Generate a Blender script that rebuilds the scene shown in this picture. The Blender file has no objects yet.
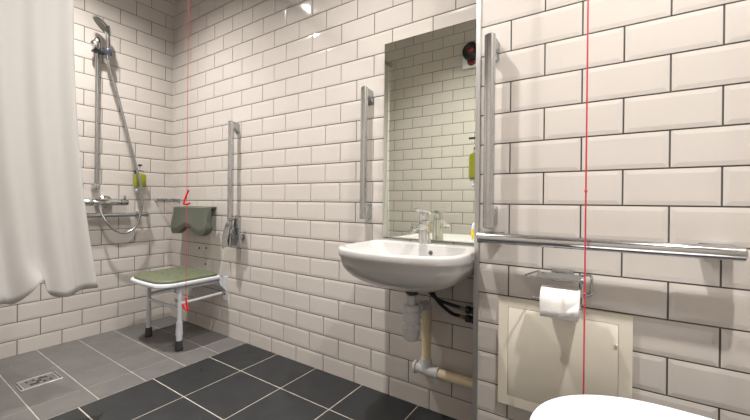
import bpy, bmesh, math, random
from math import sin, cos, pi, radians as R
from mathutils import Vector as V, Matrix
random.seed(4)
scene = bpy.context.scene
COL = scene.collection

# ------------------------------------------------------------------ materials
def mat(name, col, rough=.4, metal=0., noise=0., nscale=8., bump=0., bscale=60., coat=0., trans=0., spec=.5, sss=0., sheen=0.):
    m = bpy.data.materials.new(name); m.use_nodes = True
    nt = m.node_tree; b = nt.nodes['Principled BSDF']
    b.inputs['Base Color'].default_value = (*col, 1)
    b.inputs['Roughness'].default_value = rough
    b.inputs['Metallic'].default_value = metal
    b.inputs['Coat Weight'].default_value = coat
    b.inputs['Transmission Weight'].default_value = trans
    b.inputs['Specular IOR Level'].default_value = spec
    b.inputs['Sheen Weight'].default_value = sheen
    if noise or bump:
        tc = nt.nodes.new('ShaderNodeTexCoord')
    if noise:
        n = nt.nodes.new('ShaderNodeTexNoise'); n.inputs['Scale'].default_value = nscale; n.inputs['Detail'].default_value = 6
        nt.links.new(tc.outputs['Object'], n.inputs['Vector'])
        r = nt.nodes.new('ShaderNodeValToRGB')
        r.color_ramp.elements[0].position = .3; r.color_ramp.elements[1].position = .7
        r.color_ramp.elements[0].color = (*[c * (1 - noise) for c in col], 1)
        r.color_ramp.elements[1].color = (*[min(1, c * (1 + noise)) for c in col], 1)
        nt.links.new(n.outputs['Fac'], r.inputs['Fac']); nt.links.new(r.outputs['Color'], b.inputs['Base Color'])
    if bump:
        n2 = nt.nodes.new('ShaderNodeTexNoise'); n2.inputs['Scale'].default_value = bscale
        nt.links.new(tc.outputs['Object'], n2.inputs['Vector'])
        bp = nt.nodes.new('ShaderNodeBump'); bp.inputs['Strength'].default_value = bump; bp.inputs['Distance'].default_value = .002
        nt.links.new(n2.outputs['Fac'], bp.inputs['Height']); nt.links.new(bp.outputs['Normal'], b.inputs['Normal'])
    return m

M = dict(
    tile=mat('glazed_cream_tile', (.515, .478, .443), .085, noise=.03, nscale=3, spec=.5),
    grout=mat('grey_wall_grout', (.10, .096, .09), .9),
    ceiling=mat('ceiling_paint', (.42, .41, .40), .8),
    dark=mat('charcoal_floor_tile', (.013, .014, .015), .5, noise=.25, nscale=14, bump=.15),
    grey=mat('grey_floor_tile', (.108, .102, .097), .6, noise=.10, nscale=9, bump=.1),
    fgrout=mat('cream_floor_grout', (.37, .34, .295), .85, noise=.2, nscale=20),
    scuff=mat('scuff', (.006, .006, .007), .6),
    bright_chrome=mat('bright_chrome', (.78, .79, .80), .08, 1.),
    chrome=mat('chrome', (.58, .59, .60), .10, 1.),
    satin=mat('satin_chrome', (.44, .455, .46), .24, 1.),
    steel=mat('steel_trim', (.60, .60, .59), .4, 1.),
    mirror=mat('mirror_silver', (.96, 1.0, .91), .0, 1.),
    mirror_edge=mat('mirror_edge', (.28, .36, .30), .2),
    ceramic=mat('white_ceramic', (.46, .45, .44), .08, coat=.3),
    lid=mat('white_toilet_plastic', (.86, .87, .89), .18),
    white=mat('white_coated_metal', (.58, .60, .64), .3),
    white_p=mat('white_plastic', (.66, .67, .70), .35),
    greyp=mat('pale_grey_pipe_plastic', (.55, .55, .55), .4),
    beigep=mat('cream_waste_pipe', (.66, .56, .38), .4, noise=.12, nscale=6),
    olive=mat('olive_pad', (.105, .118, .068), .5, bump=.2, bscale=250),
    sage=mat('sage_pad', (.088, .096, .074), .5, bump=.2, bscale=250),
    black=mat('black_plastic', (.01, .01, .011), .35),
    rubber=mat('dark_rubber', (.035, .034, .032), .6),
    red=mat('red_plastic', (.62, .012, .018), .35),
    cord=mat('red_cord', (.50, .03, .055), .7),
    soap=mat('yellow_green_soap', (.22, .235, .010), .15, coat=.4),
    clear=mat('clear_plastic', (.80, .80, .76), .12, trans=.6),
    yellow=mat('yellow_label', (.75, .56, .0), .4),
    panel=mat('beige_panel', (.66, .615, .52), .35),
    paper=mat('toilet_paper', (.70, .68, .66), .9, bump=.3, bscale=120),
    card=mat('cardboard', (.42, .34, .26), .9),
    redlens=mat('red_beacon_lens', (.10, .0, .005), .1, coat=.5),
    navy=mat('blue_grey_plastic', (.045, .05, .075), .25),
    spray=mat('spray_plate', (.11, .12, .10), .4),
    brass=mat('brass', (.25, .20, .13), .3, 1.),
)
def cloth():
    m = bpy.data.materials.new('white_curtain_cloth'); m.use_nodes = True
    nt = m.node_tree; b = nt.nodes['Principled BSDF']; out = nt.nodes['Material Output']
    b.inputs['Base Color'].default_value = (.68, .665, .645, 1); b.inputs['Roughness'].default_value = .75
    t = nt.nodes.new('ShaderNodeBsdfTranslucent'); t.inputs['Color'].default_value = (.68, .665, .645, 1)
    mx = nt.nodes.new('ShaderNodeMixShader'); mx.inputs[0].default_value = .3
    nt.links.new(b.outputs[0], mx.inputs[1]); nt.links.new(t.outputs[0], mx.inputs[2]); nt.links.new(mx.outputs[0], out.inputs[0])
    return m
M['cloth'] = cloth()
def emit(name, col, s):
    m = bpy.data.materials.new(name); m.use_nodes = True
    b = m.node_tree.nodes['Principled BSDF']
    b.inputs['Emission Color'].default_value = (*col, 1); b.inputs['Emission Strength'].default_value = s
    return m
M['lamp'] = emit('lamp_lens', (1, .93, .82), 14)

# ------------------------------------------------------------------ object helpers
LOC = {}
def obj(name, bm, m, parent=None, smooth=None):
    bmesh.ops.remove_doubles(bm, verts=bm.verts, dist=1e-6)
    bmesh.ops.recalc_face_normals(bm, faces=bm.faces)
    off = LOC.get(parent.name, V((0, 0, 0))) if parent else V((0, 0, 0))
    if parent: bm.transform(Matrix.Translation(-off))
    me = bpy.data.meshes.new(name); bm.to_mesh(me); bm.free()
    for x in (m if isinstance(m, (list, tuple)) else [m]): me.materials.append(M[x])
    if smooth is not None:
        me.polygons.foreach_set('use_smooth', [True] * len(me.polygons))
        me.set_sharp_from_angle(angle=R(smooth))
    o = bpy.data.objects.new(name, me); COL.objects.link(o)
    if parent: o.parent = parent; LOC[o.name] = off
    return o
def tag(o, label, cat, group=None):
    o['label'] = label; o['category'] = cat
    if group: o['group'] = group
    return o
def thing(name, label, cat, loc, group=None):
    o = bpy.data.objects.new(name, None); COL.objects.link(o); o.location = loc; o.empty_display_size = .05
    LOC[o.name] = V(loc)
    return tag(o, label, cat, group)
def struct(o): o['kind'] = 'structure'; return o
B = bmesh.new

def box(bm, x0, x1, y0, y1, z0, z1, bev=0., seg=2, mi=0):
    r = bmesh.ops.create_cube(bm, size=1); vs = r['verts']
    for v in vs: v.co = V(((x0 + x1) / 2 + v.co.x * (x1 - x0), (y0 + y1) / 2 + v.co.y * (y1 - y0), (z0 + z1) / 2 + v.co.z * (z1 - z0)))
    fs = list({f for v in vs for f in v.link_faces})
    for f in fs: f.material_index = mi
    if bev: bmesh.ops.bevel(bm, geom=list({e for v in vs for e in v.link_edges}), offset=bev, segments=seg, profile=.5, affect='EDGES')
def frame_of(d):
    d = d.normalized(); a = V((0, 0, 1)) if abs(d.z) < .9 else V((1, 0, 0))
    u = d.cross(a).normalized(); return u, d.cross(u).normalized()
def rings(bm, rs, cap=True, close=False, mi=0):
    L = [[bm.verts.new(p) for p in r] for r in rs]; n = len(L[0]); out = []
    pairs = list(zip(L[:-1], L[1:])) + ([(L[-1], L[0])] if close else [])
    for a, b in pairs:
        for i in range(n):
            out.append(bm.faces.new((a[i], a[(i + 1) % n], b[(i + 1) % n], b[i])))
    if cap and not close:
        out.append(bm.faces.new(L[0][::-1])); out.append(bm.faces.new(L[-1]))
    for f in out: f.material_index = mi
    return L
def tube(bm, pts, r, n=12, close=False, cap=True, mi=0):
    pts = [V(p) for p in pts]; rs = []; N = len(pts); u = None
    for i, p in enumerate(pts):
        a = pts[i - 1] if (i > 0 or close) else p; b = pts[(i + 1) % N] if (i < N - 1 or close) else p
        d = (b - a).normalized()
        if u is None: u, w = frame_of(d)
        else:
            u = (u - d * u.dot(d)).normalized(); w = d.cross(u)
        rr = r[i] if isinstance(r, (list, tuple)) else r
        rs.append([p + u * (rr * cos(2 * pi * k / n)) + w * (rr * sin(2 * pi * k / n)) for k in range(n)])
    rings(bm, rs, cap, close, mi)
def lathe(bm, base, axis, prof, n=24, mi=0):
    # prof: (distance along axis, radius)
    base = V(base); axis = V(axis).normalized(); u, w = frame_of(axis)
    rings(bm, [[base + axis * h + (u * cos(2 * pi * k / n) + w * sin(2 * pi * k / n)) * max(r, 1e-4) for k in range(n)] for h, r in prof], True, False, mi)
def smooth_path(pts, k=8):
    pts = [V(p) for p in pts]; out = []
    for i in range(len(pts) - 1):
        p0 = pts[max(i - 1, 0)]; p1 = pts[i]; p2 = pts[i + 1]; p3 = pts[min(i + 2, len(pts) - 1)]
        for j in range(k):
            t = j / k
            out.append(.5 * ((2 * p1) + (p2 - p0) * t + (2 * p0 - 5 * p1 + 4 * p2 - p3) * t * t + (3 * p1 - p0 - 3 * p2 + p3) * t ** 3))
    return out + [pts[-1]]
def outline(x0, x1, yf, yb, rb, rf, bow=0., nc=8, ne=6):
    """rounded outline in plan; yb back edge, yf front edge (yf < yb)"""
    pts = []
    def arc(cx, cy, r, a0):
        for k in range(nc + 1):
            a = a0 + (pi / 2) * k / nc; pts.append([cx + r * cos(a), cy + r * sin(a)])
    def edge(q):
        p = pts[-1][:]
        for k in range(1, ne): pts.append([p[0] + (q[0] - p[0]) * k / ne, p[1] + (q[1] - p[1]) * k / ne])
    arc(x1 - rb, yb - rb, rb, 0); edge((x0 + rb, yb)); arc(x0 + rb, yb - rb, rb, pi / 2); edge((x0, yf + rf))
    arc(x0 + rf, yf + rf, rf, pi); edge((x1 - rf, yf)); arc(x1 - rf, yf + rf, rf, 1.5 * pi); edge((x1, yb - rb))
    xc = (x0 + x1) / 2; hw = (x1 - x0) / 2; ym = (yb + yf) / 2
    for p in pts:
        if p[1] < ym: p[1] -= bow * (1 - ((p[0] - xc) / hw) ** 2) * min(1, (ym - p[1]) / (ym - yf))
    return pts
def lift(o, z): return [V((p[0], p[1], z)) for p in o]
def lerp_o(a, b, t): return [[p[0] + (q[0] - p[0]) * t, p[1] + (q[1] - p[1]) * t] for p, q in zip(a, b)]
def inset(o, d, back=0.):
    """shrink an outline toward its middle"""
    xs = [p[0] for p in o]; ys = [p[1] for p in o]; x0, x1, y0, y1 = min(xs), max(xs), min(ys), max(ys)
    X0, X1, Y0, Y1 = x0 + d, x1 - d, y0 + d, y1 - max(d, back)
    return [[X0 + (p[0] - x0) / (x1 - x0) * (X1 - X0), Y0 + (p[1] - y0) / (y1 - y0) * (Y1 - Y0)] for p in o]
def holed_plate(bm, out, holes, prof, hr=.0055):
    """prof: (inset, z) levels of the outer edge from bottom to top; straight holes"""
    hl = [[(cx + hr * cos(2 * pi * k / 10), cy + hr * sin(2 * pi * k / 10)) for k in range(10)] for cx, cy in holes]
    for d, z in (prof[0], prof[-1]):
        es = []
        for loop in [inset(out, d)] + hl:
            vs = [bm.verts.new((p[0], p[1], z)) for p in loop]
            es += [bm.edges.new((vs[i], vs[(i + 1) % len(vs)])) for i in range(len(vs))]
        bmesh.ops.triangle_fill(bm, edges=es, use_beauty=True)
    rings(bm, [lift(inset(out, d), z) for d, z in prof], False)
    for loop in hl: rings(bm, [lift(loop, prof[0][1]), lift(loop, prof[-1][1])], False)

# ------------------------------------------------------------------ room shell
XE, YO, ZC, XB, YB = 3.32, -1.68, 2.54, 2.40, -.1945
Z0 = .0856
def tiled_wall(name, org, ud, nd, u0, u1, offs, z0off=Z0, z1=ZC, gap=.0042, inset=.012, h=.0042, thick=.08):
    """metro tiles as bevelled relief on a grout backing. offs(m) = first joint of row m."""
    bm = B(); org = V(org); ud = V(ud); nd = V(nd)
    P = lambda u, z, d: org + ud * u + V((0, 0, z)) + nd * d
    c = [bm.verts.new(P(u, z, d)) for d in (-thick, 0) for u, z in ((u0, 0), (u1, 0), (u1, z1), (u0, z1))]
    for q in ((0, 1, 2, 3), (4, 5, 6, 7), (0, 1, 5, 4), (1, 2, 6, 5), (2, 3, 7, 6), (3, 0, 4, 7)):
        bm.faces.new([c[i] for i in q]).material_index = 1
    m = 0
    while True:
        za = z0off + .1 * (m - 1); zb = za + .1
        if za >= z1: break
        a, b = max(za, 0), min(zb, z1)
        st = offs(m); k = math.floor((u0 - st) / .2)
        while st + .2 * k < u1:
            p, q = st + .2 * k, st + .2 * (k + 1); k += 1
            ua, ub = max(p, u0), min(q, u1)
            if ub - ua < .008 or b - a < .008: continue
            g = gap / 2
            o = [(ua + (g if ua == p else 0), a + (g if a == za else 0)), (ub - (g if ub == q else 0), b - (g if b == zb else 0))]
            il = inset if ua == p else 0; ir = inset if ub == q else 0; ib = inset if a == za else 0; it = inset if b == zb else 0
            (x0, y0), (x1, y1) = o
            if x1 - x0 < .03: il = ir = 0
            j = [random.uniform(-.00016, .00016) for _ in range(4)]
            base = [bm.verts.new(P(*t, -.001)) for t in ((x0, y0), (x1, y0), (x1, y1), (x0, y1))]
            rim = [bm.verts.new(P(*t, .0029)) for t in ((x0, y0), (x1, y0), (x1, y1), (x0, y1))]
            top = [bm.verts.new(P(t[0], t[1], h + w)) for t, w in zip(((x0 + il, y0 + ib), (x1 - ir, y0 + ib), (x1 - ir, y1 - it), (x0 + il, y1 - it)), j)]
            bm.faces.new(top)
            for i in range(4):
                n = (i + 1) % 4
                bm.faces.new((base[i], base[n], rim[n], rim[i])); bm.faces.new((rim[i], rim[n], top[n], top[i]))
        m += 1
    bmesh.ops.dissolve_degenerate(bm, edges=bm.edges, dist=1e-5)
    return struct(obj(name, bm, ['tile', 'grout']))
tiled_wall('wall_back', (0, 0, 0), (0, -1, 0), (1, 0, 0), 0, -YO, lambda m: .058 if m % 2 == 0 else .158)
tiled_wall('wall_right', (0, 0, 0), (1, 0, 0), (0, -1, 0), 0, XB + .08, lambda m: .0435 if m % 2 else .1435)
tiled_wall('wall_boxing', (0, YB, 0), (1, 0, 0), (0, -1, 0), XB, XE, lambda m: 2.5047 if m % 2 == 0 else 2.6047)
tiled_wall('wall_return', (XB, 0, 0), (0, -1, 0), (-1, 0, 0), 0, -YB - .001, lambda m: .03 if m % 2 == 0 else .13)
tiled_wall('wall_left', (0, YO, 0), (1, 0, 0), (0, 1, 0), 0, XE, lambda m: .108 if m % 2 else .208, z0off=.1)
tiled_wall('wall_front', (XE, 0, 0), (0, -1, 0), (-1, 0, 0), -YB, -YO, lambda m: .05 if m % 2 else .15)
bm = B(); box(bm, -.08, XE + .08, YO - .08, .08, ZC, ZC + .06); struct(obj('ceiling', bm, 'ceiling'))
bm = B()
box(bm, XB - .0035, XB + .0085, YB - .0085, YB - .0002, 0, ZC, .002, 2)
box(bm, XB - .0085, XB - .0002, YB - .0085, YB + .008, 0, ZC, .002, 2)
struct(obj('trim_1', bm, 'steel', smooth=40))

bm = B()
box(bm, -.08, XE + .08, YO - .08, .08, -.06, 0, mi=2)
def ftile(x0, x1, y0, y1, mi, g=.0028, hole=None):
    def q(a, b, c, d):
        vs = [bm.verts.new((x, y, z)) for z in (-.001, .0012) for x, y in ((a, c), (b, c), (b, d), (a, d))]
        bm.faces.new(vs[4:]).material_index = mi
        for i in range(4):
            n = (i + 1) % 4; bm.faces.new((vs[i], vs[n], vs[4 + n], vs[4 + i])).material_index = mi
    q(x0 + g, x1 - g, y0 + g, y1 - g)
YL = [-.0, -.19, -.385, -.58, -.775, -.97, -1.165, -1.36, -1.555, YO]
XL = [0, .165, .36, .555, .75, .91]
for j in range(len(YL) - 1):
    i = 0
    while i < len(XL) - 1:
        k = i + 1
        if j == 4 and i == 2: k = i + 2          # the tile round the drain
        ftile(XL[i], XL[k], YL[j + 1], YL[j], 1, .0022)
        i = k
XD = [.91, 1.193, 1.493, 1.793, 2.093, 2.393, 2.693, 2.993, XE]
YD = [0, -.25, -.55, -.85, -1.15, -1.45, YO]
for i in range(len(XD) - 1):
    for j in range(len(YD) - 1): ftile(XD[i], XD[i + 1], YD[j + 1], YD[j], 0, .0028)
for a, b in (((.995, -.350), (1.035, -.374)), ((1.035, -.374), (1.04, -.340))):   # a dark V shaped scuff
    d = (V(b) - V(a)).normalized() * .004; n = V((-d.y, d.x)) * 1.2
    bm.faces.new([bm.verts.new((p.x, p.y, .0016)) for p in (V(a) - n, V(b) - n, V(b) + n, V(a) + n)]).material_index = 3
struct(obj('floor', bm, ['dark', 'grey', 'fgrout', 'scuff']))

# ------------------------------------------------------------------ downlights
for i, (lx, nm) in enumerate(((.63, 'over the shower end'), (1.89, 'in front of the basin'), (3.12, 'over the toilet'))):
    t = thing('downlight', f'round recessed ceiling downlight {nm}', 'ceiling light', (lx, -.80, ZC), 'ceiling downlights')
    bm = B(); lathe(bm, (lx, -.80, ZC - .006), (0, 0, 1), [(0, .032), (0, .046), (.006, .048)], 32)
    obj('rim', bm, 'white_p', t, 40)
    bm = B(); lathe(bm, (lx, -.80, ZC - .004), (0, 0, 1), [(0, .032), (.003, .033)], 32)
    obj('lens', bm, 'lamp', t)
    ld = bpy.data.lights.new('downlight_lamp', 'SPOT'); ld.energy = (245, 226, 232)[i]; ld.color = (1, .965, .925)
    ld.spot_size = R(138); ld.spot_blend = 1.0; ld.shadow_soft_size = .03
    lo = bpy.data.objects.new('downlight_lamp', ld); COL.objects.link(lo); lo.location = (lx, -.80, ZC - .012)

# ------------------------------------------------------------------ shower curtain
XC = .95
bm = B()
NU, NV = 150, 60
grid = []
for j in range(NV + 1):
    t = j / NV; row = []
    z_top = 2.24
    for i in range(NU + 1):
        u = i / NU
        z_bot = .497 + .006 * sin(u * 40)
        zz = z_top + (z_bot - z_top) * t
        k = max(0, (1.75 - zz) / 1.25)
        y_edge = -.892 + .085 * k ** 2.2
        y = y_edge + (-1.655 - y_edge) * u
        d = y_edge - y                                    # distance from the free edge
        # the hem is turned up in one place
        hb = math.exp(-((d - .185) / .034) ** 2) * max(0, (t - .90) / .10) ** 1.5
        zz += .075 * hb + .012 * max(0, 1 - d / .05) * max(0, t - .8) / .2
        amp = .004 + .008 * t
        x = XC + amp * (sin(d * 62 + .6 + .7 * sin(t * 2.2)) + .25 * sin(d * 121 + 1.5 * t)) + .03 * hb
        row.append(bm.verts.new((x, y + .010 * cos(d * 62 + .9) * t, zz)))
    grid.append(row)
for j in range(NV):
    for i in range(NU): bm.faces.new((grid[j][i], grid[j][i + 1], grid[j + 1][i + 1], grid[j + 1][i]))
o = obj('shower_curtain', bm, 'cloth', smooth=180)
tag(o, 'white shower curtain gathered in folds at the left of the picture', 'shower curtain')
sm = o.modifiers.new('thickness', 'SOLIDIFY'); sm.thickness = .0012
t = thing('curtain_rail', 'slim chrome rail carrying the white shower curtain', 'curtain rail', (XC, 0, 2.26))
bm = B(); tube(bm, [(XC, -.004, 2.26), (XC, YO + .004, 2.26)], .0125, 16); obj('rail', bm, 'chrome', t, 40)
for y, s in ((-.004, -1), (YO + .004, 1)):
    bm = B(); lathe(bm, (XC, y, 2.26), (0, s, 0), [(0, .03), (.006, .03), (.012, .016)], 24); obj('flange', bm, 'chrome', t, 40)
rt = t

# ------------------------------------------------------------------ shower set on the back wall
YS = -.503
t = thing('shower_riser_rail', 'slim chrome vertical shower rail with sliding handset holder', 'shower rail', (.05, YS, .9))
bm = B(); tube(bm, [(.05, YS, .955), (.05, YS, 1.86)], .0115, 20); obj('rail', bm, 'satin', t, 40)
for z in (.970, 1.872):
    bm = B(); box(bm, .0045, .066, YS - .016, YS + .016, z - .02, z + .02, .007, 3); obj('bracket', bm, 'chrome', t, 40)
bm = B()
box(bm, .032, .080, YS - .030, YS + .040, 1.824, 1.842, .007, 3)
lathe(bm, (.095, YS + .042, 1.815), (0, 0, 1), [(0, .017), (.005, .021), (.035, .021), (.04, .018)], 20)
obj('slider', bm, 'navy', t, 40)['label'] = 'dark blue grey sliding holder'
bm = B()
lathe(bm, (.05, YS, 1.846), (0, 0, 1), [(0, .020), (.01, .025), (.05, .024), (.07, .018), (.082, .006)], 24)
lathe(bm, (.075, YS - .02, 1.862), (.9, -.4, .1), [(0, .02), (.02, .024), (.034, .018), (.04, .004)], 24)
obj('clamp_knob', bm, 'chrome', t, 40)

t = thing('shower_handset', 'chrome hand shower with round tilted head, in the holder', 'shower head', (.095, YS + .042, 1.82))
bm = B()
tube(bm, smooth_path([(.095, YS + .042, 1.80), (.095, YS + .042, 1.87), (.096, YS + .040, 1.925), (.102, YS + .036, 1.965), (.108, YS + .024, 1.995)]), [.0125] * 16 + [.0125 + .0005 * i for i in range(17)], 18)
obj('handle', bm, 'chrome', t, 50)
hd = V((-.22, -.63, -.68)).normalized(); hc = V((.112, YS + .004, 1.985))
bm = B(); lathe(bm, hc - hd * .022, hd, [(0, .012), (.004, .034), (.014, .058), (.024, .066), (.028, .064)], 32); obj('head', bm, 'chrome', t, 40)
bm = B(); lathe(bm, hc + hd * .006, hd, [(0, .060), (.002, .059)], 32)
u, w = frame_of(hd)
for rr, n in ((.014, 6), (.028, 12), (.042, 18)):
    for k in range(n):
        a = 2 * pi * k / n; lathe(bm, hc + hd * .008 + (u * cos(a) + w * sin(a)) * rr, hd, [(0, .0022), (.002, .0014)], 6)
obj('spray_plate', bm, 'spray', t, 40)['label'] = 'dark grey green spray face'

hose = smooth_path([(.095, YS + .042, 1.80), (.095, -.452, 1.74), (.098, -.420, 1.62), (.10, -.381, 1.466), (.10, -.333, 1.27), (.10, -.288, 1.09), (.10, -.257, .94), (.10, -.258, .82),
                    (.10, -.288, .715), (.10, -.350, .665), (.098, -.415, .685), (.09, -.462, .745), (.07, -.482, .80), (.062, -.484, .838)], 8)
t = thing('shower_hose', 'silver ribbed shower hose looping below the mixer bar', 'shower hose', hose[0])
bm = B(); rr = [.0078 + (.0008 if i % 2 else 0) for i in range(len(hose))]
fine = []
for i in range(len(hose) - 1):
    for j in range(3): fine.append(hose[i].lerp(hose[i + 1], j / 3))
fine.append(hose[-1])
tube(bm, fine, [.0074 + (.0011 if i % 2 else 0) for i in range(len(fine))], 12); obj('hose', bm, 'satin', t, 60)
for p, d in ((hose[0], V((0, 0, -1))), (hose[-1], V((0, .1, -1)))):
    bm = B(); lathe(bm, p, d, [(0, .010), (.002, .0115), (.028, .0105), (.032, .009)], 16); obj('connector', bm, 'chrome', t, 40)

t = thing('shower_mixer', 'chrome thermostatic bar mixer above the lower rail in the shower', 'shower mixer', (.06, -.445, .868))
bm = B(); lathe(bm, (.06, -.525, .868), (0, 1, 0), [(0, .019), (.004, .021), (.15, .021), (.154, .019)], 28); obj('body', bm, 'chrome', t, 40)
bm = B(); lathe(bm, (.06, -.527, .868), (0, -1, 0), [(0, .021), (.002, .023), (.05, .022), (.056, .018)], 28); obj('temperature_knob', bm, 'satin', t, 40)
bm = B(); lathe(bm, (.06, -.369, .868), (0, 1, 0), [(0, .019), (.002, .022), (.036, .021), (.042, .018)], 28)
box(bm, .055, .067, -.352, -.338, .885, .915, .004, 2); obj('flow_knob', bm, 'satin', t, 40)
bm = B()
for y in (-.442,):
    lathe(bm, (.005, y, .872), (1, 0, 0), [(0, .040), (.008, .040), (.016, .030), (.05, .024)], 28)
obj('wall_flange', bm, 'chrome', t, 40)
bm = B(); lathe(bm, (.06, -.484, .85), (0, 0, -1), [(0, .012), (.014, .012), (.016, .009)], 16); obj('outlet', bm, 'chrome', t, 40)

t = thing('shower_grab_bar', 'horizontal chrome bar below the mixer on the back wall', 'grab rail', (.06, -.4, .784))
bm = B(); tube(bm, [(.06, -.66, .784), (.06, -.20, .784)], .0145, 18)
lathe(bm, (.06, -.225, .784), (0, 1, 0), [(0, .0145), (.001, .0165), (.026, .0165), (.029, .012)], 18); obj('bar', bm, 'satin', t, 40)
for y in (-.62, -.245):
    bm = B(); lathe(bm, (.0045, y, .784), (1, 0, 0), [(0, .022), (.006, .022), (.01, .011), (.055, .011)], 18); obj('post', bm, 'chrome', t, 40)

# corner wire shelf
t = thing('corner_shelf', 'small chrome wire shelf in the shower corner', 'shelf', (.0, -.0, .885))
bm = B()
def arcp(r, z, n=10, a0=0, a1=pi / 2): return [(.006 + r * cos(a0 + (a1 - a0) * k / n), -.006 - r * sin(a0 + (a1 - a0) * k / n), z) for k in range(n + 1)]
for z in (.880, .894):
    tube(bm, arcp(.116, z), .0028, 8); tube(bm, [(.006, -.006, z), (.122, -.006, z)], .0026, 8); tube(bm, [(.006, -.006, z), (.006, -.122, z)], .0026, 8)
for a in range(0, 91, 15):
    c, s = cos(R(a)) * .116, sin(R(a)) * .116
    tube(bm, [(.006 + c, -.006 - s, .880), (.006 + c, -.006 - s, .894)], .0022, 6)
obj('rim', bm, 'chrome', t, 40)
bm = B()
for r in (.03, .05, .07, .09): tube(bm, arcp(r, .880), .0018, 6)
obj('wire_base', bm, 'chrome', t, 40)
for p in ((.122, -.006), (.006, -.122)):
    bm = B()
    lathe(bm, (p[0], p[1], .884), (0, -1, 0) if p[0] > .05 else (1, 0, 0), [(-.004, .009), (.006, .009), (.009, .004)], 12)
    obj('mount', bm, 'chrome', t, 40)

# ------------------------------------------------------------------ soap dispensers (one built, one copied)
t = thing('soap_dispenser', 'yellow green pump soap bottle on shower wall behind the hose', 'soap dispenser', (.004, -.272, .97))
bx = lambda *a, **k: None
bm = B()
rings(bm, [[V((.037, -.272, z)) + V((p[0], p[1], 0)) for p in outline(-.023 * s, .023 * s, -.036 * s, .036 * s, .009 * s, .009 * s, nc=4, ne=2)] for z, s in ((.975, .9), (.979, 1), (1.055, 1), (1.066, .9), (1.072, .55))])
obj('bottle', bm, 'soap', t, 40)
bm = B(); lathe(bm, (.037, -.272, 1.072), (0, 0, 1), [(0, .016), (.012, .014), (.014, .012)], 20); obj('neck', bm, 'clear', t, 40)['label'] = 'clear bottle neck'
bm = B(); lathe(bm, (.037, -.272, 1.085), (0, 0, 1), [(0, .013), (.001, .014), (.008, .014), (.009, .006)], 20); box(bm, .006, .037, -.300, -.244, 1.086, 1.091, .002, 1); obj('collar', bm, 'black', t, 40)['label'] = 'black collar'
bm = B(); lathe(bm, (.037, -.272, 1.093), (0, 0, 1), [(0, .005), (.032, .005)], 12); obj('pump_stem', bm, 'clear', t, 40)
bm = B(); lathe(bm, (.037, -.272, 1.122), (0, 0, 1), [(0, .009), (.001, .010), (.012, .010), (.013, .008)], 16); box(bm, .037, .070, -.278, -.266, 1.126, 1.134, .003, 2); obj('pump_nozzle', bm, 'black', t, 40)['label'] = 'black pump nozzle'
bm = B(); box(bm, .004, .012, -.292, -.252, .955, 1.06, .003, 2); box(bm, .008, .060, -.294, -.250, .966, .975, .003, 2)
lathe(bm, (.030, -.292, .950), (1, -.2, 0), [(0, .010), (.004, .013), (.03, .012), (.034, .008)], 14); obj('wall_bracket', bm, 'steel', t, 40)
def dup(root, loc, rz, label):
    r = root.copy(); COL.objects.link(r); r.location = loc; r.rotation_euler = (0, 0, rz); r['label'] = label
    for ch in list(root.children):
        c = ch.copy(); COL.objects.link(c); c.parent = r
        for g in ch.children:
            d = g.copy(); COL.objects.link(d); d.parent = c
    return r
t.location.y += .028
t['group'] = 'pump soap bottles on the walls'
dup(t, (XB - .004, -.080, .974), pi, 'yellow green pump soap bottle beside the mirror above the basin')

# ------------------------------------------------------------------ grab rails
def rail(label, ends, wall, out, mount_half=.036, name='grab_rail', group='straight chrome grab rails'):
    """ends: two points on the tube axis; wall: y of the wall face"""
    a, b = V(ends[0]), V(ends[1]); d = (b - a).normalized(); L = (b - a).length
    t = thing(name, label, 'grab rail', (a.x, wall, a.z), group)
    bm = B(); lathe(bm, a, d, [(0, .012), (.0015, .0155), (.004, .0175), (L - .004, .0175), (L - .0015, .0155), (L, .012)], 36); obj('tube', bm, 'chrome', t, 35)
    n = V((0, 1, 0)); s = d.cross(n)
    for e, q in ((a, 1), (b, -1)):
        bm = B()
        def ring(y, l0, l1, w):
            return [e + d * (q * l) + s * ww + n * (y - e.y) for l, ww in ((l0, -w), (l0, w), (l1, w), (l1, -w))]
        rings(bm, [ring(a.y + .006, .004, .040, .013), ring(a.y + .022, .004, .046, .014), ring(wall - .0045, .010, .074, .017), ring(wall - .001, .010, .074, .017)])
        bmesh.ops.bevel(bm, geom=bm.edges[:], offset=.0025, segments=2, affect='EDGES')
        obj('mount', bm, 'satin', t, 40)
    return t
rail('vertical chrome grab rail right of the shower seat', ((.812, -.055, .600), (.812, -.055, 1.385)), 0, 1)
rail('vertical chrome grab rail left of the mirror', ((1.826, -.055, .808), (1.826, -.055, 1.424)), 0, 1)
rail('vertical chrome grab rail on the boxed wall right of the mirror', ((2.452, YB - .055, .806), (2.452, YB - .055, 1.432)), YB, 1)
rail('horizontal chrome grab rail above the toilet roll', ((2.418, YB - .06, .777), (3.036, YB - .06, .777)), YB, 1)

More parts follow.
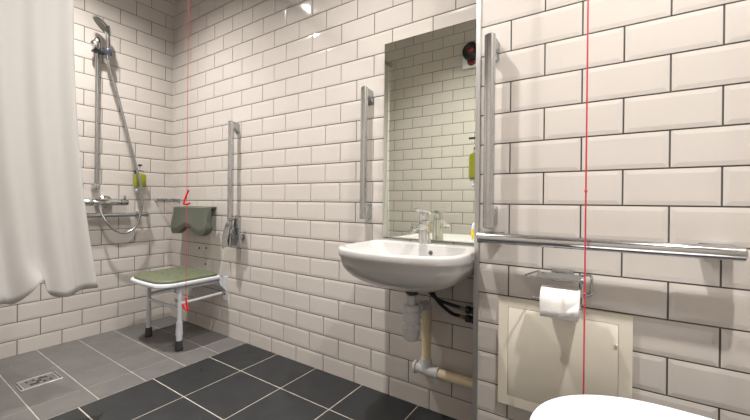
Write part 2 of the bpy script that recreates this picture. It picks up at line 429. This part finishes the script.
# chrome teardrop hook plate at the foot of the shower rail
t = thing('folding_hook', 'chrome teardrop hook plate at the foot of the grab rail by the seat', 'hook', (.80, 0, .6))
def tear(cx, y, z0, z1, w, tilt, thick, lean=0.):
    pts = []
    for k in range(28):
        a = 2 * pi * k / 28
        zz = .5 - .5 * cos(a); ww = sin(a) * (1 - .52 * zz ** 1.5) * (1 if abs(sin(a)) > 0 else 1)
        pts.append((cx + ww * w * 1.2 + lean * (zz - .5), y + tilt * (zz - .5), z0 + (z1 - z0) * zz))
    return [[V(p) for p in pts], [V((p[0], p[1] + thick, p[2])) for p in pts]]
bm = B(); rings(bm, tear(.874, -.058, .592, .800, .032, .0, .012)); bmesh.ops.bevel(bm, geom=[e for e in bm.edges if e.calc_face_angle(0) > .8], offset=.003, segments=2, affect='EDGES'); obj('front_plate', bm, 'satin', t, 40)
bm = B(); lathe(bm, (.874, -.0035, .66), (0, -1, 0), [(0, .020), (.006, .020), (.010, .012), (.048, .012)], 20); obj('standoff', bm, 'chrome', t, 40)
bm = B(); rings(bm, tear(.822, -.092, .590, .785, .030, .02, .006, .03)); bmesh.ops.bevel(bm, geom=[e for e in bm.edges if e.calc_face_angle(0) > .8], offset=.002, segments=2, affect='EDGES'); obj('hinged_arm', bm, 'chrome', t, 40)
bm = B(); tube(bm, smooth_path([(.872, -.057, .66), (.872, -.080, .665), (.872, -.092, .69), (.872, -.080, .715), (.872, -.057, .72)]), .004, 8); obj('loop', bm, 'chrome', t, 40)
bm = B(); tube(bm, [(.858, -.054, .775), (.846, -.088, .770)], .008, 10); obj('hinge_pin', bm, 'chrome', t, 40)

# ------------------------------------------------------------------ pull cords
def hook(bm, c, s=1.):
    """two-stroke pull handle hung on the cord; c = cord point at its top"""
    pts = smooth_path([(c[0] + .008 * s, c[1] + .005 * s, c[2]), (c[0] - .004 * s, c[1] - .003 * s, c[2] - .035 * s), (c[0] - .013 * s, c[1] - .008 * s, c[2] - .066 * s), (c[0] - .010 * s, c[1] - .006 * s, c[2] - .073 * s), (c[0] + .005 * s, c[1] + .003 * s, c[2] - .073 * s), (c[0] + .015 * s, c[1] + .009 * s, c[2] - .066 * s)], 5)
    tube(bm, pts, .0048 * s, 10)
cx, cy = 1.049, -.464
t = thing('emergency_pull_cord', 'red emergency cord with two red pulls hanging by the shower seat', 'pull cord', (cx, cy, ZC), 'red emergency pull cords')
bm = B(); tube(bm, [(cx, cy, ZC - .02), (cx, cy, .39)], .0012, 8); obj('cord', bm, 'cord', t, 60)
bm = B(); hook(bm, (cx, cy, .938), .96); obj('pull_handle', bm, 'red', t, 60)
bm = B(); z = .408
tube(bm, smooth_path([(cx, cy, z), (cx + .003, cy + .002, z - .03), (cx + .008, cy + .005, z - .060), (cx + .003, cy + .002, z - .064), (cx - .009, cy - .005, z - .048), (cx - .015, cy - .009, z - .034)], 5), .0048, 10); obj('pull_handle', bm, 'red', t, 60)
bm = B(); lathe(bm, (cx, cy, ZC), (0, 0, -1), [(0, .035), (.012, .034), (.022, .014)], 24); obj('ceiling_switch', bm, 'white_p', t, 40)
cx, cy = 2.7245, -.36
t = thing('emergency_pull_cord', 'red emergency cord hanging past the toilet roll and beige panel', 'pull cord', (cx, cy, ZC), 'red emergency pull cords')
bm = B(); tube(bm, [(cx, cy, ZC - .02), (cx, cy, .30)], .0019, 8)
for z in (.922, .66): lathe(bm, (cx, cy, z), (0, 0, 1), [(-.004, .0018), (-.002, .0034), (.002, .0034), (.004, .0018)], 8)
obj('cord', bm, 'cord', t, 60)
bm = B(); lathe(bm, (cx, cy, ZC), (0, 0, -1), [(0, .035), (.012, .034), (.022, .014)], 24); obj('ceiling_switch', bm, 'white_p', t, 40)

# ------------------------------------------------------------------ fold-down shower seat
SX0, SX1, SYF, SYB = .284, .72, -.425, -.045
t = thing('shower_chair', 'white fold down shower seat with olive pad on two legs', 'shower seat', (.5, 0, .0))
holes = [(.37 + .085 * i, -.14 - .075 * j) for i in range(4) for j in range(3)]
bm = B()
so = outline(SX0, SX1, SYF, SYB, .03, .10, .012)
holed_plate(bm, so, holes, [(.010, .382), (.003, .384), (0, .388), (0, .400), (.002, .404), (.006, .4055)])
obj('seat_base', bm, 'white', t, 40)
bm = B()
holed_plate(bm, outline(SX0 + .014, SX1 - .014, SYF + .016, SYB - .012, .03, .09, .012), holes, [(.002, .4056), (0, .408), (0, .416), (.002, .420), (.006, .4225), (.012, .4235)])
obj('seat_pad', bm, 'olive', t, 40)['label'] = 'olive green seat pad'
for x, thick in ((.31, False), (.682, True)):
    bm = B()
    if thick: lathe(bm, (x, -.30, .04), (0, 0, 1), [(0, .0165), (.04, .0165), (.06, .020), (.10, .018), (.13, .0165), (.132, .0125), (.34, .0125)], 20)
    else: lathe(bm, (x, -.30, .04), (0, 0, 1), [(0, .014), (.15, .014), (.152, .0125), (.345, .0125)], 20)
    leg = obj('leg', bm, 'white', t, 40)
    bm = B(); lathe(bm, (x, -.30, .0012), (0, 0, 1), [(0, .021), (.004, .023), (.02, .020), (.058, .0185), (.060, .014)], 20); obj('rubber_foot', bm, 'rubber', leg, 40)
bm = B(); tube(bm, [(.31, -.30, .243), (.682, -.30, .243)], .010, 14); obj('crossbar', bm, 'white', t, 40)
for x in (.31, .682):
    bm = B(); tube(bm, [(x, -.30, .365), (x, -.03, .365)], .011, 12); obj('side_arm', bm, 'white', t, 40)
for x in (.302, .690):
    bm = B(); tube(bm, [(x, -.300, .278), (x, -.03, .285)], .0085, 12); obj('brace', bm, 'white', t, 40)
for x0, x1 in ((.282, .318), (.676, .716)):
    bm = B()
    rings(bm, [[V(p) + V((0, y, 0)) for p in ((x0, 0, .25), (x0 + .012, 0, .236), (x1 - .004, 0, .236), (x1, 0, .26), (x1, 0, .392), (x0, 0, .392))] for y in (-.0015, -.012)])
    for sx in (x0 + .001, x1 - .005):
        rings(bm, [[V(p) for p in ((sx + d, -.012, .30), (sx + d, -.012, .388), (sx + d, -.06, .383), (sx + d, -.06, .35))] for d in (0, .004)])
    br = obj('wall_bracket', bm, 'white', t, 30)
    for z in (.275, .32, .372):
        bm = B(); lathe(bm, ((x0 + x1) / 2, -.012, z), (0, -1, 0), [(0, .006), (.004, .005)], 8); obj('bolt', bm, 'rubber', br, 40)
bm = B(); box(bm, .318, .676, -.030, -.0055, .325, .380, .003, 2); obj('back_rail', bm, 'white', t, 40)
for z, x in ((.352, .668), (.30, .680)):
    bm = B(); lathe(bm, (x, -.314, z), (0, -1, 0), [(0, .013), (.006, .013), (.009, .006), (.012, .006)], 12); obj('leg_hinge', bm, 'satin', t, 40)

# back rest
t = thing('back_support', 'sage green moulded backrest on the wall above the shower seat', 'backrest', (.47, 0, .76))
bm = B()
X0, X1 = .195, .638; n, mrows = 40, 18
def bsurf(u, v, back):
    # u 0..1 across, v 0 top .. 1 bottom
    s = 2 * u - 1
    x = (X0 + X1) / 2 + s * (X1 - X0) / 2 * (.94 + .06 * v)
    arch = .058 * math.exp(-(abs(s - .02) / .42) ** 2.4)
    rnd = .055 * (1 - math.sqrt(max(0, 1 - (max(0, abs(s) - .55) / .45) ** 2.4)))
    zb = .650 + arch + rnd
    z = .838 + (zb - .838) * v
    front = -.108 - .022 * v ** 1.5 + .012 * max(0, v - .8) / .2 + .016 * (max(0, abs(s) - .8) / .2) ** 2
    thick = .022 + .020 * v
    y = front + (thick if back else 0)
    return V((x, y, z))
F = [[bm.verts.new(bsurf(i / n, j / mrows, False)) for i in range(n + 1)] for j in range(mrows + 1)]
K = [[bm.verts.new(bsurf(i / n, j / mrows, True)) for i in range(n + 1)] for j in range(mrows + 1)]
for j in range(mrows):
    for i in range(n):
        bm.faces.new((F[j][i], F[j][i + 1], F[j + 1][i + 1], F[j + 1][i])); bm.faces.new((K[j][i + 1], K[j][i], K[j + 1][i], K[j + 1][i + 1]))
for i in range(n):
    bm.faces.new((F[0][i + 1], F[0][i], K[0][i], K[0][i + 1])); bm.faces.new((F[mrows][i], F[mrows][i + 1], K[mrows][i + 1], K[mrows][i]))
for j in range(mrows):
    bm.faces.new((F[j][0], F[j + 1][0], K[j + 1][0], K[j][0])); bm.faces.new((F[j + 1][n], F[j][n], K[j][n], K[j + 1][n]))
bmesh.ops.bevel(bm, geom=[e for e in bm.edges if e.calc_face_angle(0) > .9], offset=.011, segments=4, affect='EDGES')
pad = obj('pad', bm, 'sage', t, 60)
bm = B()
rings(bm, [[V((x, y0, z0)) for x, y0, z0 in ((x, -.092, .824), (x, -.092, .838), (x, -.004, .846), (x, -.004, .838))] for x in (.215, .35, .48, .588)])
bmesh.ops.bevel(bm, geom=[e for e in bm.edges if e.calc_face_angle(0) > .6], offset=.003, segments=2, affect='EDGES')
obj('top_flange', bm, 'sage', t, 50)
bm = B(); box(bm, .30, .53, -.07, -.0045, .745, .80, .004, 2); obj('wall_mount', bm, 'white', t, 40)

# screws left in the wall tiles
for x, z, lb in ((.386, .55, 'dark screw hole between seat and backrest, left of the pair'), (.472, .557, 'dark screw hole between seat and backrest, right of the pair'), (.463, .445, 'dark bolt head on the wall just above the seat pad')):
    bm = B(); lathe(bm, (x, -.0035, z), (0, -1, 0), [(0, .0075), (.003, .0065), (.0045, .003)], 12)
    tag(obj('wall_bolt', bm, 'rubber', smooth=40), lb, 'bolt', 'dark bolts in the wall tiles')

# ------------------------------------------------------------------ mirror
t = thing('wall_mirror', 'tall frameless mirror on the tiled wall above the basin', 'mirror', (2.15, 0, .727))
bm = B(); box(bm, 1.907, 2.39, -.0105, -.0046, .7275, 1.62, .0, 1); obj('backing', bm, 'mirror_edge', t)
bm = B(); box(bm, 1.908, 2.389, -.0125, -.0106, .7285, 1.619); obj('glass', bm, 'mirror', t)

# alarm beacon on the opposite wall (seen in the mirror)
t = thing('alarm_beacon', 'round dark red alarm beacon reflected in the mirror', 'alarm', (1.78, YO, 2.2))
bm = B(); box(bm, 1.70, 1.90, YO + .004, YO + .028, 2.06, 2.24, .008, 3); obj('base_plate', bm, 'white_p', t, 40)
bm = B(); lathe(bm, (1.785, YO + .026, 2.195), (0, 1, 0), [(0, .078), (.03, .078), (.045, .068), (.048, .038)], 32); obj('bezel', bm, 'black', t, 40)['label'] = 'black bezel'
bm = B(); lathe(bm, (1.785, YO + .070, 2.195), (0, 1, 0), [(0, .038), (.012, .034), (.026, .022), (.032, .004)], 32); obj('lens', bm, 'redlens', t, 60)['label'] = 'red domed lens'
bm = B(); lathe(bm, (1.785, YO + .026, 2.115), (0, 1, 0), [(0, .040), (.014, .036), (.020, .020)], 24); obj('sounder', bm, 'redlens', t, 60)['label'] = 'red sounder body'

# small white and yellow container on the return wall
t = thing('air_freshener', 'small white container with yellow label at the mirror edge', 'container', (XB, -.10, .75))
bm = B(); rings(bm, [[V((2.373, -.10, z)) + V((p[0], p[1], 0)) for p in outline(-.019 * s, .019 * s, -.017 * s, .017 * s, .006 * s, .006 * s, nc=3, ne=2)] for z, s in ((.752, .9), (.755, 1), (.805, 1), (.815, .75), (.820, .4))]); obj('body', bm, 'white_p', t, 40)
bm = B(); rings(bm, [[V((2.373, -.10, z)) + V((p[0], p[1], 0)) for p in outline(-.0196, .0196, -.0176, .0176, .006, .006, nc=3, ne=2)] for z in (.757, .790)]); obj('label_wrap', bm, 'yellow', t, 40)['label'] = 'yellow label'

# ------------------------------------------------------------------ basin
ZR = .722; XCB = 2.150
t = thing('wash_basin', 'white ceramic wall hung wash basin under the mirror', 'basin', (XCB, 0, .55))
o1 = outline(1.914, 2.398, -.380, -.0145, .012, .065, .075)
small = outline(2.118, 2.182, -.222, -.158, .03, .03)
tiny = outline(2.128, 2.172, -.212, -.168, .021, .021)
rs = []
for a in range(0, 10):                                 # underside
    q = a / 9; ang = pi / 2 * q
    base = inset(o1, .006, .0)
    rs.append(lift(lerp_o(small, base, sin(ang) ** .8 if q else 0), .569 + .117 * (1 - cos(ang)) ** .92))
rs.append(lift(inset(o1, .0025, 0), .690))
rs.append(lift(o1, .700)); rs.append(lift(o1, .714)); rs.append(lift(inset(o1, .002, 0), .7195)); rs.append(lift(inset(o1, .006, 0), ZR))
inner = outline(1.934, 2.378, -.362, -.118, .05, .055, .072)
rs.append(lift(lerp_o(inner, o1, .12), ZR)); rs.append(lift(inner, ZR - .004)); rs.append(lift(lerp_o(inner, tiny, .06), ZR - .02))
for q in (.25, .5, .75, 1): rs.append(lift(lerp_o(inner, tiny, .06 + .94 * q), ZR - .02 - .095 * sin(pi / 2 * min(1, q * 1.05))))
bm = B(); rings(bm, rs); obj('bowl', bm, 'ceramic', t, 50)
bm = B(); lathe(bm, (2.198, -.130, .694), (0, -.9, .45), [(-.01, .008), (.0, .008), (.002, .006)], 16); obj('overflow', bm, 'rubber', t, 40)['label'] = 'dark overflow hole'
bm = B(); lathe(bm, (2.15, -.19, .605), (0, 0, 1), [(0, .022), (.005, .022), (.007, .012)], 20); obj('drain', bm, 'chrome', t, 40)

t = thing('mixer_tap', 'chrome lever mixer tap on the basin ledge', 'tap', (XCB, -.085, ZR))
ty = -.080
bm = B(); lathe(bm, (XCB, ty, ZR), (0, -.03, 1), [(0, .027), (.005, .027), (.008, .0245), (.06, .0235), (.092, .0225), (.094, .020)], 28); obj('body', bm, 'bright_chrome', t, 40)
bm = B(); rings(bm, [[V((XCB, ty, 0)) + V((w * c, y, z + hh * s)) for c, s in [(cos(2 * pi * k / 16), sin(2 * pi * k / 16)) for k in range(16)]] for y, z, w, hh in ((-.005, .790, .018, .016), (-.05, .793, .018, .014), (-.09, .790, .017, .012), (-.118, .784, .015, .011), (-.124, .782, .011, .008))])
lathe(bm, (XCB, ty - .106, .780), (0, 0, -1), [(0, .011), (.012, .011), (.013, .008)], 16); obj('spout', bm, 'bright_chrome', t, 45)
bm = B(); lathe(bm, (XCB, ty - .003, ZR + .095), (0, 0, 1), [(0, .020), (.002, .0225), (.026, .022), (.033, .016), (.034, .004)], 28)
rings(bm, [[V((XCB, ty, 0)) + V((w * c, y, z + hh * s)) for c, s in [(cos(2 * pi * k / 12), sin(2 * pi * k / 12)) for k in range(12)]] for y, z, w, hh in ((.012, .846, .020, .010), (-.03, .853, .018, .008), (-.075, .861, .013, .005), (-.084, .862, .008, .003))]); obj('lever', bm, 'bright_chrome', t, 45)

t = thing('bottle_trap', 'pale grey bottle trap hanging under the basin', 'trap', (2.15, -.19, .37))
bm = B(); lathe(bm, (2.15, -.19, .5685), (0, 0, -1), [(0, .029), (.010, .029), (.012, .024), (.030, .024), (.032, .018)], 24); obj('waste_nut', bm, 'rubber', t, 40)['label'] = 'dark waste nut'
bm = B(); lathe(bm, (2.15, -.19, .533), (0, 0, -1), [(0, .018), (.035, .018), (.036, .027), (.040, .031), (.060, .031), (.062, .034), (.095, .034), (.097, .032), (.105, .032), (.107, .036), (.125, .036), (.128, .033), (.160, .031), (.172, .024), (.175, .006)], 28)
for k in range(12):
    a = 2 * pi * k / 12; tube(bm, [(2.15 + .0355 * cos(a), -.19 + .0355 * sin(a), .405), (2.15 + .0355 * cos(a), -.19 + .0355 * sin(a), .424)], .003, 6)
obj('body', bm, 'greyp', t, 40)
bm = B(); tube(bm, smooth_path([(2.155, -.165, .475), (2.158, -.12, .475), (2.156, -.075, .470), (2.152, -.052, .452), (2.150, -.050, .425)], 5), .019, 16)
lathe(bm, (2.156, -.155, .475), (0, 1, 0), [(0, .024), (.022, .024), (.024, .020)], 20); obj('outlet', bm, 'greyp', t, 40)

t = thing('waste_pipe', 'cream waste pipe running down the wall and behind the boxing', 'pipe', (2.15, -.05, .19))
bm = B(); tube(bm, [(2.150, -.050, .435), (2.150, -.050, .225)], .0195, 20); tube(bm, [(2.19, -.050, .190), (2.396, -.050, .190)], .0195, 20); obj('pipe', bm, 'beigep', t, 40)
bm = B(); tube(bm, smooth_path([(2.150, -.05, .240), (2.150, -.05, .205), (2.158, -.05, .192), (2.175, -.05, .190), (2.205, -.05, .190)], 5), .0235, 18)
lathe(bm, (2.150, -.05, .192), (-1, 0, 0), [(0, .021), (.045, .021), (.046, .026), (.054, .026), (.056, .021)], 20); obj('elbow', bm, 'greyp', t, 40)
bm = B(); tube(bm, [(2.104, -.05, .192), (2.104, -.004, .192)], .012, 12); tube(bm, [(2.100, -.05, .192), (2.106, -.05, .192)], .027, 20); obj('clip', bm, 'greyp', t, 40)

for k, (z, y0, lb) in enumerate(((.472, -.155, 'black flexible tap hose under the basin, upper of the pair'), (.438, -.140, 'black flexible tap hose under the basin, lower of the pair'))):
    xx = 2.185 + .012 * k
    t = thing('tap_hose', lb, 'hose', (xx, y0, .58), 'black tap hoses')
    bm = B(); tube(bm, smooth_path([(xx - .015, y0, .605), (xx, y0 + .015, .56), (xx + .025, -.10, .51 - .012 * k), (xx + .065, -.065, z + .014), (2.285, -.05, z + .004), (2.30, -.05, z + .002)], 6), .0072, 10); obj('hose', bm, 'black', t, 60)
    bm = B(); tube(bm, [(2.293, -.05, z + .002), (2.318, -.05, z)], .008, 12); obj('ferrule', bm, 'brass', t, 40)
    bm = B(); lathe(bm, (2.314, -.05, z), (1, 0, -.04), [(0, .010), (.003, .0145), (.018, .0145), (.02, .011), (.032, .016), (.045, .012), (.05, .0115), (.083, .0115)], 16); obj('valve', bm, 'black', t, 40)

# ------------------------------------------------------------------ access panel, paper holder, roll
yb = YB - .0045
t = thing('access_panel', 'beige square access panel on the wall below the toilet roll', 'panel', (2.655, YB, .237))
bm = B()
x0, x1, z0, z1 = 2.478, 2.831, .237, .584; a0, a1, c0, c1 = 2.507, 2.800, .268, .555
for q in ((x0, x1, c1, z1), (x0, x1, z0, c0), (x0, a0, c0, c1), (a1, x1, c0, c1)): box(bm, q[0], q[1], yb - .010, yb, q[2], q[3])
bmesh.ops.remove_doubles(bm, verts=bm.verts, dist=1e-5)
obj('frame', bm, 'panel', t)
bm = B(); box(bm, a0 + .0007, a1 - .0007, yb - .0097, yb - .001, c0 + .0007, c1 - .0007, .0015, 2); d = obj('door', bm, 'panel', t, 30)
bm = B(); lathe(bm, (2.7945, yb - .0097, .495), (0, -1, 0), [(0, .004), (.003, .0035)], 10); obj('latch', bm, 'panel', d, 40)

t = thing('toilet_roll_holder', 'chrome wire toilet roll holder with flat cover on the tiles', 'toilet roll holder', (2.66, YB, .68))
bm = B()
rings(bm, [[V((x, y, z)) for y, z in ((-.252, .687), (-.270, .683), (-.284, .676), (-.284, .6735), (-.270, .680), (-.252, .684))] for x in (2.600, 2.712)])
obj('cover', bm, 'satin', t, 40)
bm = B()
tube(bm, smooth_path([(2.712, -.272, .6785), (2.7145, -.266, .672), (2.7145, -.262, .660), (2.7145, -.262, .622), (2.7145, -.262, .613), (2.708, -.262, .609), (2.60, -.262, .609), (2.590, -.262, .609)], 6), .0032, 10)
for xw in (2.64, 2.68): tube(bm, [(xw, yb - .004, .684), (xw, -.255, .684)], .003, 8)
tube(bm, smooth_path([(2.712, -.240, .684), (2.728, -.215, .684), (2.735, -.209, .677), (2.735, -.209, .665), (2.735, -.209, .640), (2.735, -.209, .630), (2.728, -.209, .624), (2.712, -.214, .624)], 6), .0035, 10)
tube(bm, smooth_path([(2.602, -.240, .686), (2.585, -.262, .682), (2.572, -.282, .677)], 5), .0028, 8)
obj('wire_arm', bm, 'satin', t, 40)
bm = B(); box(bm, 2.63, 2.69, yb - .006, yb, .655, .693, .003, 2); obj('back_plate', bm, 'satin', t, 40)
t = thing('toilet_roll', 'white toilet roll hanging on the chrome wire holder', 'toilet roll', (2.66, -.262, .6), None)
bm = B(); N = 40; cyr, czr = -.262, .609
prof = [(0, .019), (0, .038), (.003, .0405), (.095, .0405), (.098, .038), (.098, .019)]
rings(bm, [[V((2.612 + h, cyr + r * cos(2 * pi * k / N), czr + r * sin(2 * pi * k / N))) for k in range(N)] for h, r in prof], False, True)
obj('paper', bm, 'paper', t, 40)
bm = B(); rings(bm, [[V((2.6115 + h, cyr + r * cos(2 * pi * k / N), czr + r * sin(2 * pi * k / N))) for k in range(N)] for h, r in ((0, .0175), (0, .0192), (.099, .0192), (.099, .0175))], False, True); obj('core', bm, 'card', t, 40)['label'] = 'cardboard core'
bm = B()   # loose end with a folded corner
pts = [(cyr - .0412 * cos(a), czr + .0412 * sin(a)) for a in [pi / 2 * .9 * (1 - k / 10) for k in range(11)]] + [(cyr - .0414, czr - .02), (cyr - .0410, czr - .040)]
A = [[bm.verts.new((x, y, z)) for y, z in pts] for x in (2.6135, 2.7085)]
for i in range(len(pts) - 1): bm.faces.new((A[0][i], A[0][i + 1], A[1][i + 1], A[1][i]))
fl = [bm.verts.new(p) for p in ((2.7085, cyr - .0428, czr + .012), (2.660, cyr - .0428, czr - .032), (2.7085, cyr - .0424, czr - .034))]
bm.faces.new(fl)
so_ = obj('loose_sheet', bm, 'paper', t, 40); s = so_.modifiers.new('thickness', 'SOLIDIFY'); s.thickness = .0006

# ------------------------------------------------------------------ toilet
TY, TX = -.650, 2.877
def lid_outline(k=1., n=64):
    pts = []
    for i in range(n):
        a = 2 * pi * i / n
        c, s_ = cos(a), sin(a)
        if c < 0: x, y = .23 * c, .2 * s_
        else:
            e = 2 / 3.2
            x = .235 * abs(c) ** e; y = math.copysign(.2 * abs(s_) ** e, s_) * (1 - .10 * (x / .235) ** 2)
        pts.append([TX + x * k, TY + y * k])
    return pts
t = thing('toilet', 'white toilet with closed lid in front of the beige panel', 'toilet', (TX, TY, 0))
def ro(k, z, dx=0., ky=1.): return [V((TX + (p[0] - TX) * k + dx, TY + (p[1] - TY) * k * ky, z)) for p in lid_outline()]
bm = B(); rings(bm, [ro(.985, .4525), ro(1, .456), ro(1, .463), ro(.985, .4685), ro(.95, .4705), ro(.7, .4725), ro(.4, .4735), ro(.1, .474)]); obj('lid', bm, 'lid', t, 50)
bm = B(); rings(bm, [ro(.975, .432), ro(.99, .436), ro(.99, .447), ro(.97, .4515)]); obj('seat', bm, 'lid', t, 50)
bm = B(); rings(bm, [ro(.60, .0015, .08, .9), ro(.60, .03, .08, .9), ro(.56, .14, .085, .9), ro(.68, .25, .07, .95), ro(.86, .34, .03), ro(.955, .39), ro(.97, .425), ro(.95, .4315)])
box(bm, 3.02, XE - .006, TY - .17, TY + .17, .0015, .428, .03, 4); obj('pan', bm, 'ceramic', t, 50)
for s in (-.08, .08):
    bm = B(); tube(bm, [(3.128, TY + s - .02, .446), (3.128, TY + s + .02, .446)], .012, 12); obj('hinge', bm, 'chrome', t, 40)

# ------------------------------------------------------------------ floor drain
t = thing('floor_drain', 'rectangular chrome drain grate set in the grey shower floor', 'floor drain', (.485, -.875, 0))
x0, x1, y0, y1 = .425, .545, -.955, -.800
bm = B()
for q in ((x0, x1, y0, y0 + .016), (x0, x1, y1 - .016, y1), (x0, x0 + .008, y0 + .016, y1 - .016), (x1 - .008, x1, y0 + .016, y1 - .016)): box(bm, q[0], q[1], q[2], q[3], .0005, .0035, .0008, 1)
obj('frame', bm, 'steel', t)
bm = B(); box(bm, x0 + .008, x1 - .008, y0 + .016, y1 - .016, .0004, .0014); 
for yy in (y0 + .006, y1 - .008): box(bm, x0 + .004, x1 - .004, yy - .002, yy + .003, .0034, .0038)
obj('sump', bm, 'rubber', t)
bm = B()
def fr(a, b, c, d): box(bm, x0 + .008 + a * .104, x0 + .008 + b * .104, y0 + .016 + c * .123, y0 + .016 + d * .123, .0014, .0034)
fr(0, 1, 0, .06); fr(0, 1, .94, 1); fr(0, .16, .06, .94); fr(.84, 1, .06, .94); fr(.38, .62, .06, .42); fr(.38, .62, .58, .94)
fr(.62, .84, .06, .20); fr(.16, .38, .80, .94); fr(.16, .38, .06, .14); fr(.62, .84, .86, .94); fr(.16, .38, .42, .52); fr(.62, .84, .48, .58)
fr(.20, .38, .20, .34); fr(.64, .80, .66, .78)
obj('grate', bm, 'chrome', t)

# ------------------------------------------------------------------ camera, world, view
cam = bpy.data.cameras.new('camera'); co = bpy.data.objects.new('camera', cam); COL.objects.link(co)
az, el, ro_ = .9772, -.0027, .0102
d = V((-cos(el) * cos(az), cos(el) * sin(az), sin(el))); r = d.cross(V((0, 0, 1))).normalized(); u = r.cross(d)
r2 = r * cos(ro_) + u * sin(ro_); u2 = u * cos(ro_) - r * sin(ro_)
co.matrix_world = Matrix(((r2.x, u2.x, -d.x, 2.7704), (r2.y, u2.y, -d.y, -1.4149), (r2.z, u2.z, -d.z, .8887), (0, 0, 0, 1)))
cam.sensor_width = 36; cam.lens = 354.8267 / 750 * 36; cam.shift_x = (375 - 368.151) / 750; cam.shift_y = (202.7423 - 210) / 750
cam.clip_start = .02
scene.camera = co
w = bpy.data.worlds.new('world'); scene.world = w; w.use_nodes = True
w.node_tree.nodes['Background'].inputs[0].default_value = (.9, .87, .82, 1); w.node_tree.nodes['Background'].inputs[1].default_value = .05
vs = scene.view_settings
vs.view_transform = 'Standard'; vs.look = 'None'; vs.gamma = 1; vs.use_curve_mapping = False; vs.exposure = 0.0
scene.cycles.max_bounces = 12; scene.cycles.diffuse_bounces = 6; scene.cycles.glossy_bounces = 6
scene.cycles.use_denoising = True
